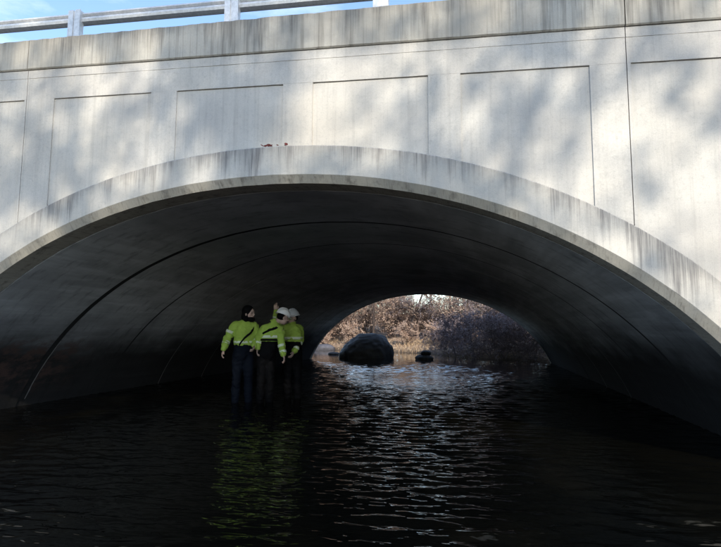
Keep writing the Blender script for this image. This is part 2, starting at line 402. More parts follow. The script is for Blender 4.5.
for px_, py_ in ((-4.72, 9.85), (-4.62, 9.9), (-4.1, 9.75), (-3.95, 9.8), (-3.75, 10.3), (-3.6, 10.3)):
    rr = np.hypot(WX-px_, WY-py_); WZ += .006*np.cos(2*math.pi*rr/.17)*np.exp(-rr/.35)
calm = np.where(WY > 20, np.clip(1-(WY-20)/8, .2, 1), 1)
WZ *= fade*patch*calm
me = bpy.data.meshes.new('stream_water'); nx = len(wx); ny = len(wy)
ii = (np.arange(ny-1)[:, None]*nx+np.arange(nx-1)[None]).ravel(); fc = np.stack([ii, ii+1, ii+1+nx, ii+nx], 1)
me.vertices.add(nx*ny); me.vertices.foreach_set('co', np.stack([WX, WY, WZ], -1).astype(np.float32).ravel())
me.loops.add(fc.size); me.loops.foreach_set('vertex_index', fc.astype(np.int32).ravel())
me.polygons.add(len(fc)); me.polygons.foreach_set('loop_start', np.arange(0, fc.size, 4, dtype=np.int32)); me.polygons.foreach_set('loop_total', np.full(len(fc), 4, np.int32))
me.polygons.foreach_set('use_smooth', [True]*len(fc)); me.update(calc_edges=True); me.materials.append(M_WATER)
tag(link(bpy.data.objects.new('stream_water', me)), kind='structure')

# ------------------------------------------------------------------ guardrail
def rail_z(x): return 5.545-.038*(x+2.95)
gr = empty('guardrail', (-3, 6.12, z_top(-3))); tag(gr, 'galvanised steel guardrail with bolted posts along the parapet top', 'guardrail')
def gpart(o): o.parent = gr; o.matrix_parent_inverse = Matrix.Translation(-Vector(gr.location)); return o
prof = [(0, .155), (.035, .15), (.045, .125), (.03, .105), (.012, .098), (.012, .088), (.05, .075), (.062, .045), (.05, .012), (.0, .0), (-.05, .004), (-.05, .15)]
m = MB(); xs = np.linspace(X_L+.3, X_R-.3, 40)
m.grid([[(x, 6.20-dy, rail_z(x)-.02+dz) for dy, dz in prof] for x in xs], True)
gpart(m.build('rail', M_STEEL, None, False))
def post(x):
    z0, z1 = z_top(x), rail_z(x)+.15; y = 6.115
    m = MB(); m.box(x-.095, x-.014, y-.010, y+.004, z0+.006, z1); m.box(x+.014, x+.095, y-.010, y+.004, z0+.006, z1)
    m.box(x-.014, x+.014, y+.002, y+.016, z0+.006, z1-.01); m.box(x-.095, x-.085, y+.004, y+.07, z0+.006, z1-.01); m.box(x+.085, x+.095, y+.004, y+.07, z0+.006, z1-.01)
    p = gpart(m.build('post', M_STEEL))
    b = MB(); b.box(x-.125, x+.125, y-.05, y+.13, z0-.004, z0+.014); q = b.build('base_plate', M_STEEL); q.parent = p; q.matrix_parent_inverse = Matrix.Translation(-Vector(gr.location))
    for bx in (-.055, .065):
        for bz in (.075, .40):
            c = MB(); zc = z0+bz if bz < .2 else rail_z(x)+.055
            c.tube([(x+bx, y-.008, zc), (x+bx, y-.026, zc)], [.014, .012], 6, True)
            q = c.build('bolt', M_BOLT); q.parent = p; q.matrix_parent_inverse = Matrix.Translation(-Vector(gr.location))
for x in (-11.9, -9.8, -7.7, -5.43, -3.06, -1.09, .95, 3.0, 5.0, 7.0): post(x)

# ------------------------------------------------------------------ rocks
def rock(name, loc, size, seed, mat, label, cat='rock', sub=4, amp=.22, squash=None, rz=0):
    bm = bmesh.new(); bmesh.ops.create_icosphere(bm, subdivisions=sub, radius=1)
    for v in bm.verts:
        p = v.co.copy(); n = mnoise.fractal(p*1.1+Vector((seed*7.3, seed*1.7, 0)), .9, 2.1, 5)
        f = 1+amp*n
        q = Vector((math.copysign(abs(p.x)**.8, p.x), math.copysign(abs(p.y)**.8, p.y), math.copysign(abs(p.z)**.8, p.z)))*f
        q += p*(.05*mnoise.noise(p*7+Vector((seed, 0, 0)))) - p*(.05*max(0, .25-abs(mnoise.noise(p*1.9+Vector((0, seed*3, 0)))))) - p*(.02*abs(mnoise.noise(p*19)))
        v.co = Vector((q.x*size[0], q.y*size[1], q.z*size[2]))
        if squash: v.co = squash(v.co)
    me = bpy.data.meshes.new(name); bm.to_mesh(me); bm.free(); me.polygons.foreach_set('use_smooth', [True]*len(me.polygons)); me.materials.append(mat)
    o = link(bpy.data.objects.new(name, me)); o.location = loc; o.rotation_euler = (0, 0, rz); return tag(o, label, cat)
def bsq(c):
    if c.x < -.35 and c.z > 0: c.z *= 1-.42*min(1, (-.35-c.x)/.9)
    return c
rock('boulder', (-5.62, 27.5, .15), (1.36, 1.0, 1.08), 3, M_ROCK, 'large dark rounded boulder in the water beyond the arch', 'boulder', 5, .10, bsq, .2)
rock('rock', (-2.52, 26.2, .02), (.44, .32, .22), 5, M_ROCK, 'low flat dark rock carrying a small rounded stone', amp=.15)
rock('rock', (-2.44, 26.2, .31), (.24, .2, .14), 8, M_ROCK, 'small rounded stone perched on a low flat rock', amp=.12)
rock('rock', (-8.05, 30.2, .0), (.34, .3, .14), 11, M_ROCK, 'small dark rock left of the large boulder', amp=.15)
rock('boulder', (-10.6, 36.9, .08), (.8, .6, .34), 14, M_ROCKG, 'pale grey boulder on the far left shore', 'boulder', amp=.12)

# ------------------------------------------------------------------ vegetation
def bark(name, c): return plain(name, c, .95, .1, 0, .35, 6, .4)
M_BARK = bark('grey_brown_bark', (.06, .047, .042)); M_TWIG = bark('brown_twigs', (.10, .072, .066)); M_TWIG2 = bark('dark_purple_twigs', (.19, .16, .16))
def leafmat(name, c):
    t = NT(name); P = t.pos(); n = t.noise(P, 3.1, 3); n2 = t.noise(P, 23, 2)
    col = t.mix(t.ramp(n, .35, .65), c, (c[0]*.55, c[1]*.45, c[2]*.4)); col = t.mix(t.ramp(n2, .45, .7, 0, .7), col, (min(1, c[0]*1.5), min(1, c[1]*1.55), min(1, c[2]*1.7)))
    return t.out(col, .8, .2)
M_LEAF = leafmat('dry_tan_leaves', (.46, .35, .275)); M_LEAFO = leafmat('russet_leaves', (.46, .32, .22)); M_LEAFP = leafmat('faded_mauve_leaves', (.28, .235, .24)); M_LEAFG = leafmat('old_green_leaves', (.10, .10, .035))
M_GRASS = leafmat('dry_straw_grass', (.46, .35, .23)); M_RED = leafmat('red_brown_leaves', (.13, .035, .03))

def grow(rng, height, trunk_r, spec, spread=.6, up_bias=.25, leaves=0., leaf=.05, stems=1, lean=.1, trunk_frac=.35):
    """returns (wood MB, twig MB, leaf MB) for a branching plant; spec = children per level"""
    wood, twig, lf = MB(), MB(), MB()
    def leafat(p):
        a = Vector((rng.gauss(0, 1), rng.gauss(0, 1), rng.gauss(0, 1))).normalized(); b = a.orthogonal().normalized(); s = leaf*rng.uniform(.6, 1.3)
        i = len(lf.v); q = p+a*s*.6
        lf.v += [tuple(q-a*s), tuple(q+b*s*.55), tuple(q+a*s), tuple(q-b*s*.55)]; lf.f.append((i, i+1, i+2, i+3))
    def branch(p, d, L, r, lv):
        n = 6 if lv == 0 else 4 if lv <= 2 else 3; pts = [p.copy()]; rad = [r]; q = p.copy(); dd = d.copy()
        wig = (.05, .16, .22, .28, .3)[min(lv, 4)]
        for i in range(n):
            dd = (dd+Vector((rng.gauss(0, wig), rng.gauss(0, wig), rng.gauss(0, wig)+up_bias*.12))).normalized()
            q = q+dd*(L/n); pts.append(q.copy()); rad.append(max(r*(1-(i+1)/n*(.62 if lv == 0 else .8)), .0018))
        (wood if lv <= 1 else twig).tube(pts, rad, 7 if lv == 0 else 5 if lv == 1 else 3)
        if lv < len(spec):
            for c in range(spec[lv]):
                f = rng.uniform(trunk_frac if lv == 0 else .2, 1.0); x = f*n; i = min(int(x), n-1)
                s = pts[i].lerp(pts[i+1], x-i); t = (pts[i+1]-pts[i]).normalized()
                side = Vector((rng.gauss(0, 1), rng.gauss(0, 1), rng.gauss(0, 1))); side = (side-t*side.dot(t)).normalized()
                ang = rng.uniform(.45, 1.15)*(.8+spread*.5)
                nd = (t*math.cos(ang)+side*math.sin(ang)+Vector((0, 0, up_bias*.5))).normalized()
                l2 = L*rng.uniform(.35, .62)*(1.15-.5*f if lv == 0 else 1)*(.9 if lv == 0 else .85)
                branch(s, nd, l2, max(rad[i]*rng.uniform(.4, .62), .002), lv+1)
        if lv >= len(spec)-1 and leaves:
            for k in range(n+1):
                e = leaves
                while rng.random() < e: leafat(pts[k].lerp(pts[max(k-1, 0)], rng.random())); e -= 1 if e > 1 else .5
    for s in range(stems):
        az = rng.uniform(0, 6.28); tl = lean if stems == 1 else rng.uniform(.15, lean)
        d = Vector((math.cos(az)*tl, math.sin(az)*tl, 1)).normalized(); off = Vector((math.cos(az), math.sin(az), 0))*(0 if stems == 1 else rng.uniform(.03, .2))
        branch(off, d, height*rng.uniform(.75, 1.0) if stems > 1 else height, trunk_r*(1 if stems == 1 else rng.uniform(.5, 1)), 0)
    return wood, twig, lf
def plant_meshes(name, g, mats):
    """trunk mesh and crown mesh (twigs with the last leaves)"""
    wood, twig, lf = g
    a = bpy.data.meshes.new(name+'_trunk'); a.from_pydata(wood.v, [], wood.f); a.materials.append(mats[0]); a.polygons.foreach_set('use_smooth', [True]*len(a.polygons))
    b = bpy.data.meshes.new(name+'_crown'); nt = len(twig.v)
    b.from_pydata(twig.v+lf.v, [], twig.f+[tuple(i+nt for i in f) for f in lf.f]); b.materials.append(mats[1]); b.materials.append(mats[2])
    b.polygons.foreach_set('material_index', [0]*len(twig.f)+[1]*len(lf.f))
    return a, b
def place(name, ms, x, y, rz, sc, label, cat, group=None, z=None, parts=('trunk', 'crown')):
    e = empty(name, (x, y, float(ground_z(x, y))-.03 if z is None else z), rz); e.scale = (sc, sc, sc); tag(e, label, cat, group)
    for pn, me in zip(parts, ms): link(bpy.data.objects.new(pn, me), e)
    return e
rg = random.Random(21)
T1 = plant_meshes('bare_tree', grow(rg, 7.0, .13, (11, 7, 6, 4), .6, .25, .35, .034, trunk_frac=.16), (M_BARK, M_TWIG, M_LEAF))
T2 = plant_meshes('spreading_tree', grow(rg, 6.0, .12, (12, 7, 6, 4), .9, .12, .22, .05, lean=.2, trunk_frac=.18), (M_BARK, M_TWIG2, M_LEAFP))
T3 = plant_meshes('russet_tree', grow(rg, 6.5, .11, (12, 8, 6, 3), .6, .2, .9, .036, trunk_frac=.15), (M_BARK, M_TWIG, M_LEAFO))
S1 = plant_meshes('tangled_shrub', grow(rg, 2.3, .022, (7, 5, 4, 3), .8, .1, .25, .035, stems=13, lean=.75, trunk_frac=.15), (M_TWIG2, M_TWIG2, M_LEAFP))
S2 = plant_meshes('drooping_shrub', grow(rg, 2.4, .02, (7, 5, 4, 3), 1.0, -.45, .15, .035, stems=13, lean=1.0, trunk_frac=.15), (M_TWIG2, M_TWIG2, M_LEAFP))
S3 = plant_meshes('straw_shrub', grow(rg, 1.7, .016, (7, 5, 5), .7, .2, .9, .028, stems=12, lean=.7, trunk_frac=.15), (M_TWIG, M_TWIG, M_LEAF))
S4 = plant_meshes('brushwood', grow(rg, 2.8, .02, (8, 6, 5, 3), .7, .2, .42, .027, stems=11, lean=.6, trunk_frac=.12), (M_TWIG, M_TWIG, M_LEAF))
S5 = plant_meshes('leafless_brush', grow(rg, 3.0, .022, (8, 6, 5, 3), .7, .2, .06, .05, stems=10, lean=.5, trunk_frac=.12), (M_BARK, M_TWIG, M_LEAF))
gf = 'bare trees on the far wooded bank'
place('bare_tree', T1, -7.3, 38.2, .3, .85, 'bare grey tree rising behind the large boulder', 'tree', gf)
place('spreading_tree', T2, -4.9, 38.6, 1.3, .9, 'spreading dark-limbed tree just right of the large boulder', 'tree', gf)
place('russet_tree', T3, -3.0, 40.5, 2.2, .9, 'sunlit russet tree standing above the straw bank', 'tree', gf)
place('bare_tree', T1, -.6, 36.2, 3.5, .8, 'bare tree left of the tangled shrubs on the right bank', 'tree', gf)
place('spreading_tree', T2, 1.2, 33.6, 4.4, .8, 'dark spreading tree behind the shrubs at the right', 'tree', gf)
place('spreading_tree', T2, 3.4, 31.2, .9, .75, 'dark spreading tree nearest the right end of the arch', 'tree', gf)
place('russet_tree', T3, -10.2, 40.5, 5.2, .9, 'russet tree on the far left bank above the pale boulder', 'tree', gf)
place('bare_tree', T1, -13.2, 42.5, 1.9, .9, 'bare tree at the far left edge of the opening', 'tree', gf)
for i, (x, y, ms, nm) in enumerate(((-8.6, 44, T1, 'bare_tree'), (-5.8, 45, T3, 'russet_tree'), (-2.2, 46, T1, 'bare_tree'), (1.4, 43, T3, 'russet_tree'), (4.4, 40, T1, 'bare_tree'), (-12.2, 48, T3, 'russet_tree'), (-.4, 40.6, T3, 'russet_tree'), (-7, 49, T1, 'bare_tree'), (-16, 47, T1, 'bare_tree'))):
    place(nm, ms, x, y, i*1.7, .72+.08*(i % 3), 'bare twiggy tree far up the wooded slope' if nm == 'bare_tree' else 'russet-leaved tree far up the wooded slope', 'tree', 'bare trees up the far slope' if nm == 'bare_tree' else 'russet trees up the far slope')
gs = 'shrubs along the far shore'
place('drooping_shrub', S2, -.1, 28.5, .4, 1.05, 'drooping dark shrub nearest the water on the right bank', 'shrub', gs)
place('tangled_shrub', S1, 1.2, 27.3, 1.4, 1.0, 'tangled purple-grey shrub right of the drooping one', 'shrub', gs)
place('drooping_shrub', S2, 2.5, 26.35, 2.6, .95, 'low drooping shrub against the right end of the arch', 'shrub', gs)
place('tangled_shrub', S1, -1.1, 30.0, 3.3, 1.0, 'tangled shrub at the left end of the dark thicket', 'shrub', gs)
place('tangled_shrub', S1, 1.0, 30.4, 4.9, 1.25, 'taller tangled shrub behind the drooping one', 'shrub', gs)
place('tangled_shrub', S1, 3.0, 29.4, 5.6, 1.2, 'tall tangled shrub at the right of the thicket', 'shrub', gs)
place('drooping_shrub', S2, .7, 27.8, 5.1, .9, 'drooping dark shrub trailing into the water, middle of the thicket', 'shrub', gs)
place('drooping_shrub', S2, 1.8, 26.9, 3.6, .8, 'low drooping shrub trailing into the water towards the arch', 'shrub', gs)
place('drooping_shrub', S2, -1.7, 31.2, 1.1, .8, 'low drooping shrub at the waterline left of the thicket', 'shrub', gs)
nb = 0; rb = random.Random(11)
while nb < 44:
    x = rb.uniform(-15.5, 4.0); y = rb.uniform(34, 48)
    if sdist(np.array(x), np.array(y)) < .5 or (-5.2 < x < -2.0 and y < 38.2): continue
    place('brushwood_shrub', (S4, S5, S4, S3, S5)[nb % 5], x, y, nb*2.4, rb.uniform(.75, 1.2), ('leafy tan brushwood shrub among the far trees', 'dark leafless brushwood shrub among the far trees', 'leafy tan brushwood shrub among the far trees', 'low straw-coloured brushwood among the far trees', 'dark leafless brushwood shrub among the far trees')[nb % 5], 'shrub', ('leafy brushwood on the far slope', 'leafless brushwood on the far slope', 'leafy brushwood on the far slope', 'straw brushwood on the far slope', 'leafless brushwood on the far slope')[nb % 5]); nb += 1
place('straw_shrub', S3, -2.6, 35.0, .2, .8, 'sunlit straw-coloured shrub above the small rocks', 'shrub', gs)
place('straw_shrub', S3, -4.4, 36.2, 1.9, .9, 'straw-coloured shrub close right of the large boulder', 'shrub', gs)
place('straw_shrub', S3, -8.8, 37.8, 2.9, .9, 'straw-coloured shrub left of the large boulder', 'shrub', gs)
place('straw_shrub', S3, -11.6, 39.2, 4.1, 1.0, 'straw-coloured shrub on the far left shore', 'shrub', gs)
place('tangled_shrub', S1, -1.6, 33.4, .9, .8, 'small tangled shrub between straw bank and thicket', 'shrub', gs)

# dry grass on the sunny bank
m = MB()
for i in range(2600):
    x = RNG.choice((RNG.uniform(-14, 1), RNG.gauss(-3.6, 1.3))); y = RNG.uniform(33.5, 39)
    z = float(0)
    m.v.append((x, y, 0))
P = np.array(m.v); s = sdist(P[:, 0], P[:, 1]); Z = ground_z(P[:, 0], P[:, 1]); g = MB()
for (x, y, _), ss, z in zip(P, s, Z):
    if ss < .05: continue
    h = RNG.uniform(.1, .32); a = RNG.uniform(0, 6.28); w = .012; l = RNG.uniform(.05, .3); b = len(g.v); c, d = math.cos(a), math.sin(a)
    g.v += [(x-w*d, y+w*c, z-.02), (x+w*d, y-w*c, z-.02), (x+c*l*.4+w*.6*d, y+d*l*.4, z+h*.65), (x+c*l*.4-w*.6*d, y+d*l*.4, z+h*.65), (x+c*l, y+d*l, z+h)]
    g.f += [(b, b+1, b+2, b+3), (b+3, b+2, b+4)]
tag(g.build('dry_grass', M_GRASS), 'dry straw grass on the sunlit far bank', 'grass', kind='stuff')
# pale reed stems at the right end of the opening
rd_ = empty('reed_clump', (3.05, 25.9, -.05)); tag(rd_, 'few pale reed stems at the right foot of the far opening', 'reeds')
for i in range(6):
    r = MB(); a = RNG.uniform(-.5, .6); r.tube([(RNG.uniform(-.1, .1), RNG.uniform(-.1, .1), 0), (a*.4, .05, .25), (a, .1, RNG.uniform(.35, .5))], [.008, .006, .003], 4); r.build('stem', M_GRASS, rd_)

# trees behind the camera whose crowns throw the dappled shade on the bridge
rn = random.Random(5)
N1 = plant_meshes('bank_tree', grow(rn, 20, .34, (15, 8, 6, 4), .6, .25, .42, .12, trunk_frac=.3), (M_BARK, M_TWIG, M_LEAFG))
N2 = plant_meshes('bank_tree', grow(rn, 19, .32, (15, 8, 6, 4), .7, .2, .40, .12, trunk_frac=.3), (M_BARK, M_TWIG, M_LEAFG))
gn = 'trees on the near bank'; ln = 'tall tree on the near bank shading the bridge face'
for i, (x, y, rz, sc, ms) in enumerate(((7.4, -14, .4, .86, N1), (10.8, -18.5, 2.0, .94, N2), (14.2, -15.2, 3.9, .9, N1), (8.4, -25, 5.0, 1.0, N2))):
    place('bank_tree', ms, x, y, rz, sc, ln, 'tree', gn)

# leaf debris caught on the ring's top edge
lx, lz, lq = arch_pts(.436, 800, .5); i0 = int(np.argmin(abs(lx+2.35)))
ld = empty('leaf_debris', (float(lx[i0]), Y_RING+.03, float(lz[i0]))); tag(ld, 'small clump of red-brown leaves caught on top of the arch ring', 'leaves')
for k in range(16):
    x = RNG.choice((RNG.gauss(-.03, .05), RNG.gauss(-.03, .05), RNG.gauss(.16, .03))); j = int(np.argmin(abs(lx-(lx[i0]+x))))
    m = MB(); s = RNG.uniform(.018, .034); tl = RNG.uniform(-.6, .6); a = RNG.uniform(0, 3.1)
    pts = [(-1, 0), (-.4, .5), (.2, .55), (1, 0), (.2, -.55), (-.4, -.5)]
    m.v = [(s*(p*math.cos(a)-q*math.sin(a)), -.01+s*.5*(p*math.sin(a)), s*(.6+q*.8+p*tl)) for p, q in pts]+[(0, -.012, s*.75)]
    m.f = [(6, i, (i+1) % 6) for i in range(6)]
    o = m.build('leaf', M_RED, ld); o.location = (x, RNG.uniform(-.015, .01), float(lz[j]-lz[i0])+.004)

# ------------------------------------------------------------------ people
def fabric(name, c, rough=.75, fold=.35, var=.18):
    t = NT(name); P = t.pos((1, 1, 1), 'Object'); n = t.noise(P, 9, 5, .6, .6); n2 = t.noise(P, 3, 3)
    col = t.mix(t.ramp(n2, .35, .65), tuple(x*(1-var) for x in c), c); t.bump(n, fold, .03); return t.out(col, rough, .25 if max(c) > .1 else .06)
M_HIVIS = fabric('lime_high_visibility_fabric', (.31, .44, .07)); M_BAND = fabric('silver_reflective_tape', (.62, .68, .52), .4, .2)
M_BLACK = fabric('black_fabric', (.004, .004, .0045)); M_NAVY = fabric('navy_trousers', (.005, .007, .012)); M_SKIN = plain('skin', (.40, .28, .23), .55, .4, 0, .06, 20, .1)
M_HELW = plain('white_helmet_plastic', (.80, .80, .78), .35, .5, 0, .05, 4, 0); M_HELG = plain('grey_helmet_plastic', (.50, .51, .52), .4, .5, 0, .08, 4, 0)
M_EYE = plain('dark_eye', (.03, .02, .02), .2, .5, 0, .1, 4, 0); M_LIPS = plain('lips', (.36, .18, .16), .5, .3, 0, .1, 4, 0)
BED = -.12
class Vol(MB):
    """closed volumes that are fused into one skin by a voxel remesh"""
    def limb(s, pts, rad, n=14):
        pts = [Vector(p) for p in pts]
        # rounded ends
        d0 = (pts[0]-pts[1]).normalized(); d1 = (pts[-1]-pts[-2]).normalized()
        P = [pts[0]+d0*rad[0]*.92, pts[0]+d0*rad[0]*.6]+pts+[pts[-1]+d1*rad[-1]*.6, pts[-1]+d1*rad[-1]*.92]
        R = [rad[0]*.3, rad[0]*.8]+list(rad)+[rad[-1]*.8, rad[-1]*.3]
        s.tube(P, R, n, True)
    def ell(s, c, r, rot=None, n=14):
        c = Vector(c); b = len(s.v); rot = rot or Matrix.Identity(3)
        rows = []
        for i in range(1, n):
            a = math.pi*i/n
            rows.append([c+rot @ Vector((r[0]*math.sin(a)*math.cos(t), r[1]*math.sin(a)*math.sin(t), r[2]*math.cos(a))) for t in [2*math.pi*k/(2*n) for k in range(2*n)]])
        s.grid(rows, True); k = 2*n
        s.f.append(tuple(b+j for j in range(k))); e = b+(n-2)*k; s.f.append(tuple(e+j for j in reversed(range(k))))
    def loft(s, rings):
        """rings: (centre, rx, ry, angle)"""
        b = len(s.v); n = 24; rows = [ringpts(r, n) for r in rings]; s.grid(rows, True)
        s.f.append(tuple(b+j for j in reversed(range(n)))); e = b+(len(rows)-1)*n; s.f.append(tuple(e+j for j in range(n)))
    def fuse(s, name, mat, parent, voxel, smooth=3, crease=0., seed=0):
        o = s.build(name+'_tmp', None)
        bm = bmesh.new(); bm.from_mesh(o.data); bmesh.ops.recalc_face_normals(bm, faces=bm.faces); bm.to_mesh(o.data); bm.free()
        r = o.modifiers.new('r', 'REMESH'); r.mode = 'VOXEL'; r.voxel_size = voxel
        q = o.modifiers.new('s', 'SMOOTH'); q.factor = .5; q.iterations = smooth
        me = bpy.data.meshes.new_from_object(o.evaluated_get(bpy.context.evaluated_depsgraph_get())); me.name = name
        bpy.data.objects.remove(o); me.materials.clear(); me.materials.append(mat)
        if crease:
            nv = [v.normal.copy() for v in me.vertices]
            for v, nn in zip(me.vertices, nv):
                p = v.co; q = Vector((p.x*5+seed, p.y*5, p.z*11+3*mnoise.noise(p*4)))
                v.co = p+nn*crease*(1-2*abs(mnoise.noise(q)))+nn*crease*.5*mnoise.noise(p*23)
        me.polygons.foreach_set('use_smooth', [True]*len(me.polygons))
        return link(bpy.data.objects.new(name, me), parent)
def ringpts(r, n=24, grow=0.):
    c, rx, ry, a = r; c = Vector(c); out = []
    for k in range(n):
        t = 2*math.pi*k/n; x = math.copysign(abs(math.cos(t))**.8, math.cos(t))*(rx+grow); y = math.copysign(abs(math.sin(t))**.8, math.sin(t))*(ry+grow)
        out.append(c+Vector((x*math.cos(a)-y*math.sin(a), x*math.sin(a)+y*math.cos(a), 0)))
    return out
def ring_at(rings, z):
    for a, b in zip(rings, rings[1:]):
        if min(a[0][2], b[0][2]) <= z <= max(a[0][2], b[0][2]):
            f = (z-a[0][2])/(b[0][2]-a[0][2]); return (Vector(a[0]).lerp(Vector(b[0]), f), a[1]+(b[1]-a[1])*f, a[2]+(b[2]-a[2])*f, a[3]+(b[3]-a[3])*f)
    return rings[-1]
def rotz(a): return Matrix.Rotation(a, 3, 'Z')
def hand(vol, wrist, d, palm_n, side):
    """palm, four curled fingers and a thumb; d = direction the forearm points, palm_n = palm normal, side = thumb side"""
    d = Vector(d).normalized(); n = Vector(palm_n); n = (n-d*n.dot(d)).normalized(); w = d.cross(n)*side; wrist = Vector(wrist)
    R = Matrix((w, d, n)).transposed(); vol.ell(wrist+d*.05, (.041, .055, .017), R, 10)
    for k, (o, L) in enumerate(((.030, .070), (.010, .080), (-.010, .074), (-.029, .058))):
        p = wrist+d*.088+w*o; a = p+d*L*.42+n*.006; b = a+d*L*.30+n*.020; c = b+d*L*.12+n*.024
        vol.limb([p-d*.02, p, a, b, c], [.009, .0095, .009, .0082, .007], 8)
    p = wrist+d*.028+w*.034; vol.limb([p-w*.012, p+w*.014+d*.018+n*.008, p+w*.022+d*.046+n*.018, p+w*.020+d*.066+n*.026], [.012, .0115, .010, .008], 8)

def person(px, yw, label, torso, face, head, arms, legs, mats, hat, straps, bands, hem):
    """torso rings, arm and leg joints are given in metres: x to the right, y away from the viewer, z above the water"""
    dv = fwd + r2*((px-360.5)/F_PX) - u2*((yw-273.5)/F_PX); t = -CAM_H/dv.z      # where the legs enter the water
    root = empty('person', (dv.x*t, dv.y*t, BED), math.atan2(-dv.x, dv.y)); tag(root, label, 'person', 'workers wading under the arch')
    U = lambda p: Vector((p[0], p[1], p[2]-BED))
    torso = [(U(c), rx, ry, a) for c, rx, ry, a in torso]; hd = U(head['p'])
    H = Matrix.Scale(1.1, 3) @ rotz(head['face']) @ Matrix.Rotation(head.get('nod', 0), 3, 'X') @ Matrix.Rotation(head.get('tilt', 0), 3, 'Y')    # head frame faces -y
    body = Vol(); body.loft([(c, rx-.022, ry-.022, a) for c, rx, ry, a in torso])
    nk = torso[-1][0]; body.limb([nk+Vector((0, 0, -.06)), nk.lerp(hd, .5), hd+H @ Vector((0, .02, -.04))], [.062, .056, .054])
    h = lambda x, y, z: hd+H @ Vector((x, y, z))
    body.ell(h(0, .008, .025), (.076, .096, .100), H); body.ell(h(0, -.022, -.045), (.058, .068, .072), H); body.ell(h(0, -.055, -.088), (.030, .028, .024), H)
    body.limb([h(0, -.084, .012), h(0, -.104, -.022), h(0, -.088, -.034)], [.010, .014, .012], 8)            # nose
    for sx in (-1, 1):
        body.ell(h(.078*sx, .012, -.012), (.010, .020, .032), H, 8); body.ell(h(.034*sx, -.074, .020), (.026, .014, .008), H, 8); body.ell(h(.042*sx, -.062, -.022), (.022, .020, .018), H, 8)
    jac = Vol(); jac.loft([r for r in torso if r[0].z >= hem-BED-.001])
    sh = torso[-2][0]
    for a in arms:
        P = [U(p) for p in a['p']]; body.limb([sh.lerp(P[0], .5)-Vector((0, 0, .03)), P[0]-Vector((0, 0, .02)), P[1], P[2]], [.055, .052, .042, .028]); S = P[0].lerp(sh, .12)-Vector((0, 0, .028)); jac.limb([nk-Vector((0, 0, .075)), nk.lerp(S, .5)-Vector((0, 0, .03)), S], [.066, .072, .078]); jac.limb([S, S.lerp(P[1], .5), P[1], P[1].lerp(P[2], .5), P[1].lerp(P[2], .93)], [.080, .076, .064, .061, .050])
        d = (P[2]-P[1]).normalized(); hand(body, P[2], d+Vector(a.get('bend', (0, 0, 0))), a['palm'], a['side'])
    leg = Vol(); hip = torso[0]
    leg.loft([(hip[0]-Vector((0, 0, .12)), .13, .085, hip[3]), hip, ring_at(torso, hem-BED+.05)] if hip[0].z < hem-BED else [hip, torso[1]])
    for L in legs:
        P = [U(p) for p in L[:3]]; body.limb(P, [.080, .052, .036]); leg.limb([P[0]+Vector((0, 0, .06)), P[0], P[0].lerp(P[1], .5), P[1], P[1].lerp(P[2], .45), P[2]], [.105, .108, .092, .074, .078, .066])
        toe = P[2]+Vector((L[3][0], L[3][1], 0)); bt = Vol(); bt.limb([P[2]+Vector((0, 0, .10)), P[2], Vector((P[2].x, P[2].y, .05))], [.070, .066, .052]); bt.limb([Vector((P[2].x, P[2].y, .046)), Vector((toe.x, toe.y, .040))], [.048, .040])
        body.limb([P[2], Vector((P[2].x, P[2].y, .05)), Vector((toe.x, toe.y, .04))], [.034, .030, .022]); bt.fuse('boot', M_BLACK, root, .014, 4)
    body.fuse('body', M_SKIN, root, .0062, 2)
    leg.fuse('trousers', mats[0], root, .014, 5, .012, px)
    jk = jac.fuse('jacket', M_HIVIS, root, .013, 4, .017, px)
    # turned-up collar
    cb = MB(); nv = (hd-nk).normalized(); cb.tube([nk-nv*.035, nk+nv*.015, nk+nv*.06], [.094, .084, .078], 16); cb.build('collar', mats[1], jk, True)
    for z, w in bands['torso']:
        rows = [ringpts(ring_at(torso, z-BED+dz), 32, g) for dz, g in ((-w, -.004), (-w*.9, .014), (w*.9, .014), (w, -.004))]; m = MB(); m.grid(rows, True); m.build('reflective_band', M_BAND, jk, True)
    for ai, f in bands['sleeve']:
        P = [U(p) for p in arms[ai]['p']]; a, b, ra, rb = (P[1], P[2], .066, .052) if f > 0 else (P[0], P[1], .082, .066); f = abs(f)
        c = a.lerp(b, f); d = (b-a).normalized(); r = ra+(rb-ra)*f; m = MB(); m.tube([c-d*.028, c-d*.024, c+d*.024, c+d*.028], [r-.006, r+.012, r+.012, r-.006], 16); m.build('reflective_band', M_BAND, jk, True)
    for pts in straps:                                                   # (angle round the body, height, half width)
        rows = []
        for ang, z, w in pts:
            r = ring_at(torso, z-BED); c, rx, ry, a = r; row = []
            for dz, g in ((-w, .004), (-w*.8, .024), (w*.8, .024), (w, .004)):
                x = math.copysign(abs(math.cos(ang))**.8, math.cos(ang))*(rx+g); y = math.copysign(abs(math.sin(ang))**.8, math.sin(ang))*(ry+g)
                row.append(c+Vector((x*math.cos(a)-y*math.sin(a), x*math.sin(a)+y*math.cos(a), dz)))
            rows.append(row)
        m = MB(); m.grid(rows); m.build('strap', M_BLACK, root, True)
    for sx in (-1, 1):
        e = Vol(); e.ell(h(.034*sx, -.081, .004), (.014, .009, .0075), H, 6); e.build('eye', M_EYE, root, True)
    e = Vol(); e.ell(h(0, -.084, -.060), (.024, .010, .007), H, 6); e.build('mouth', M_LIPS, root, True)
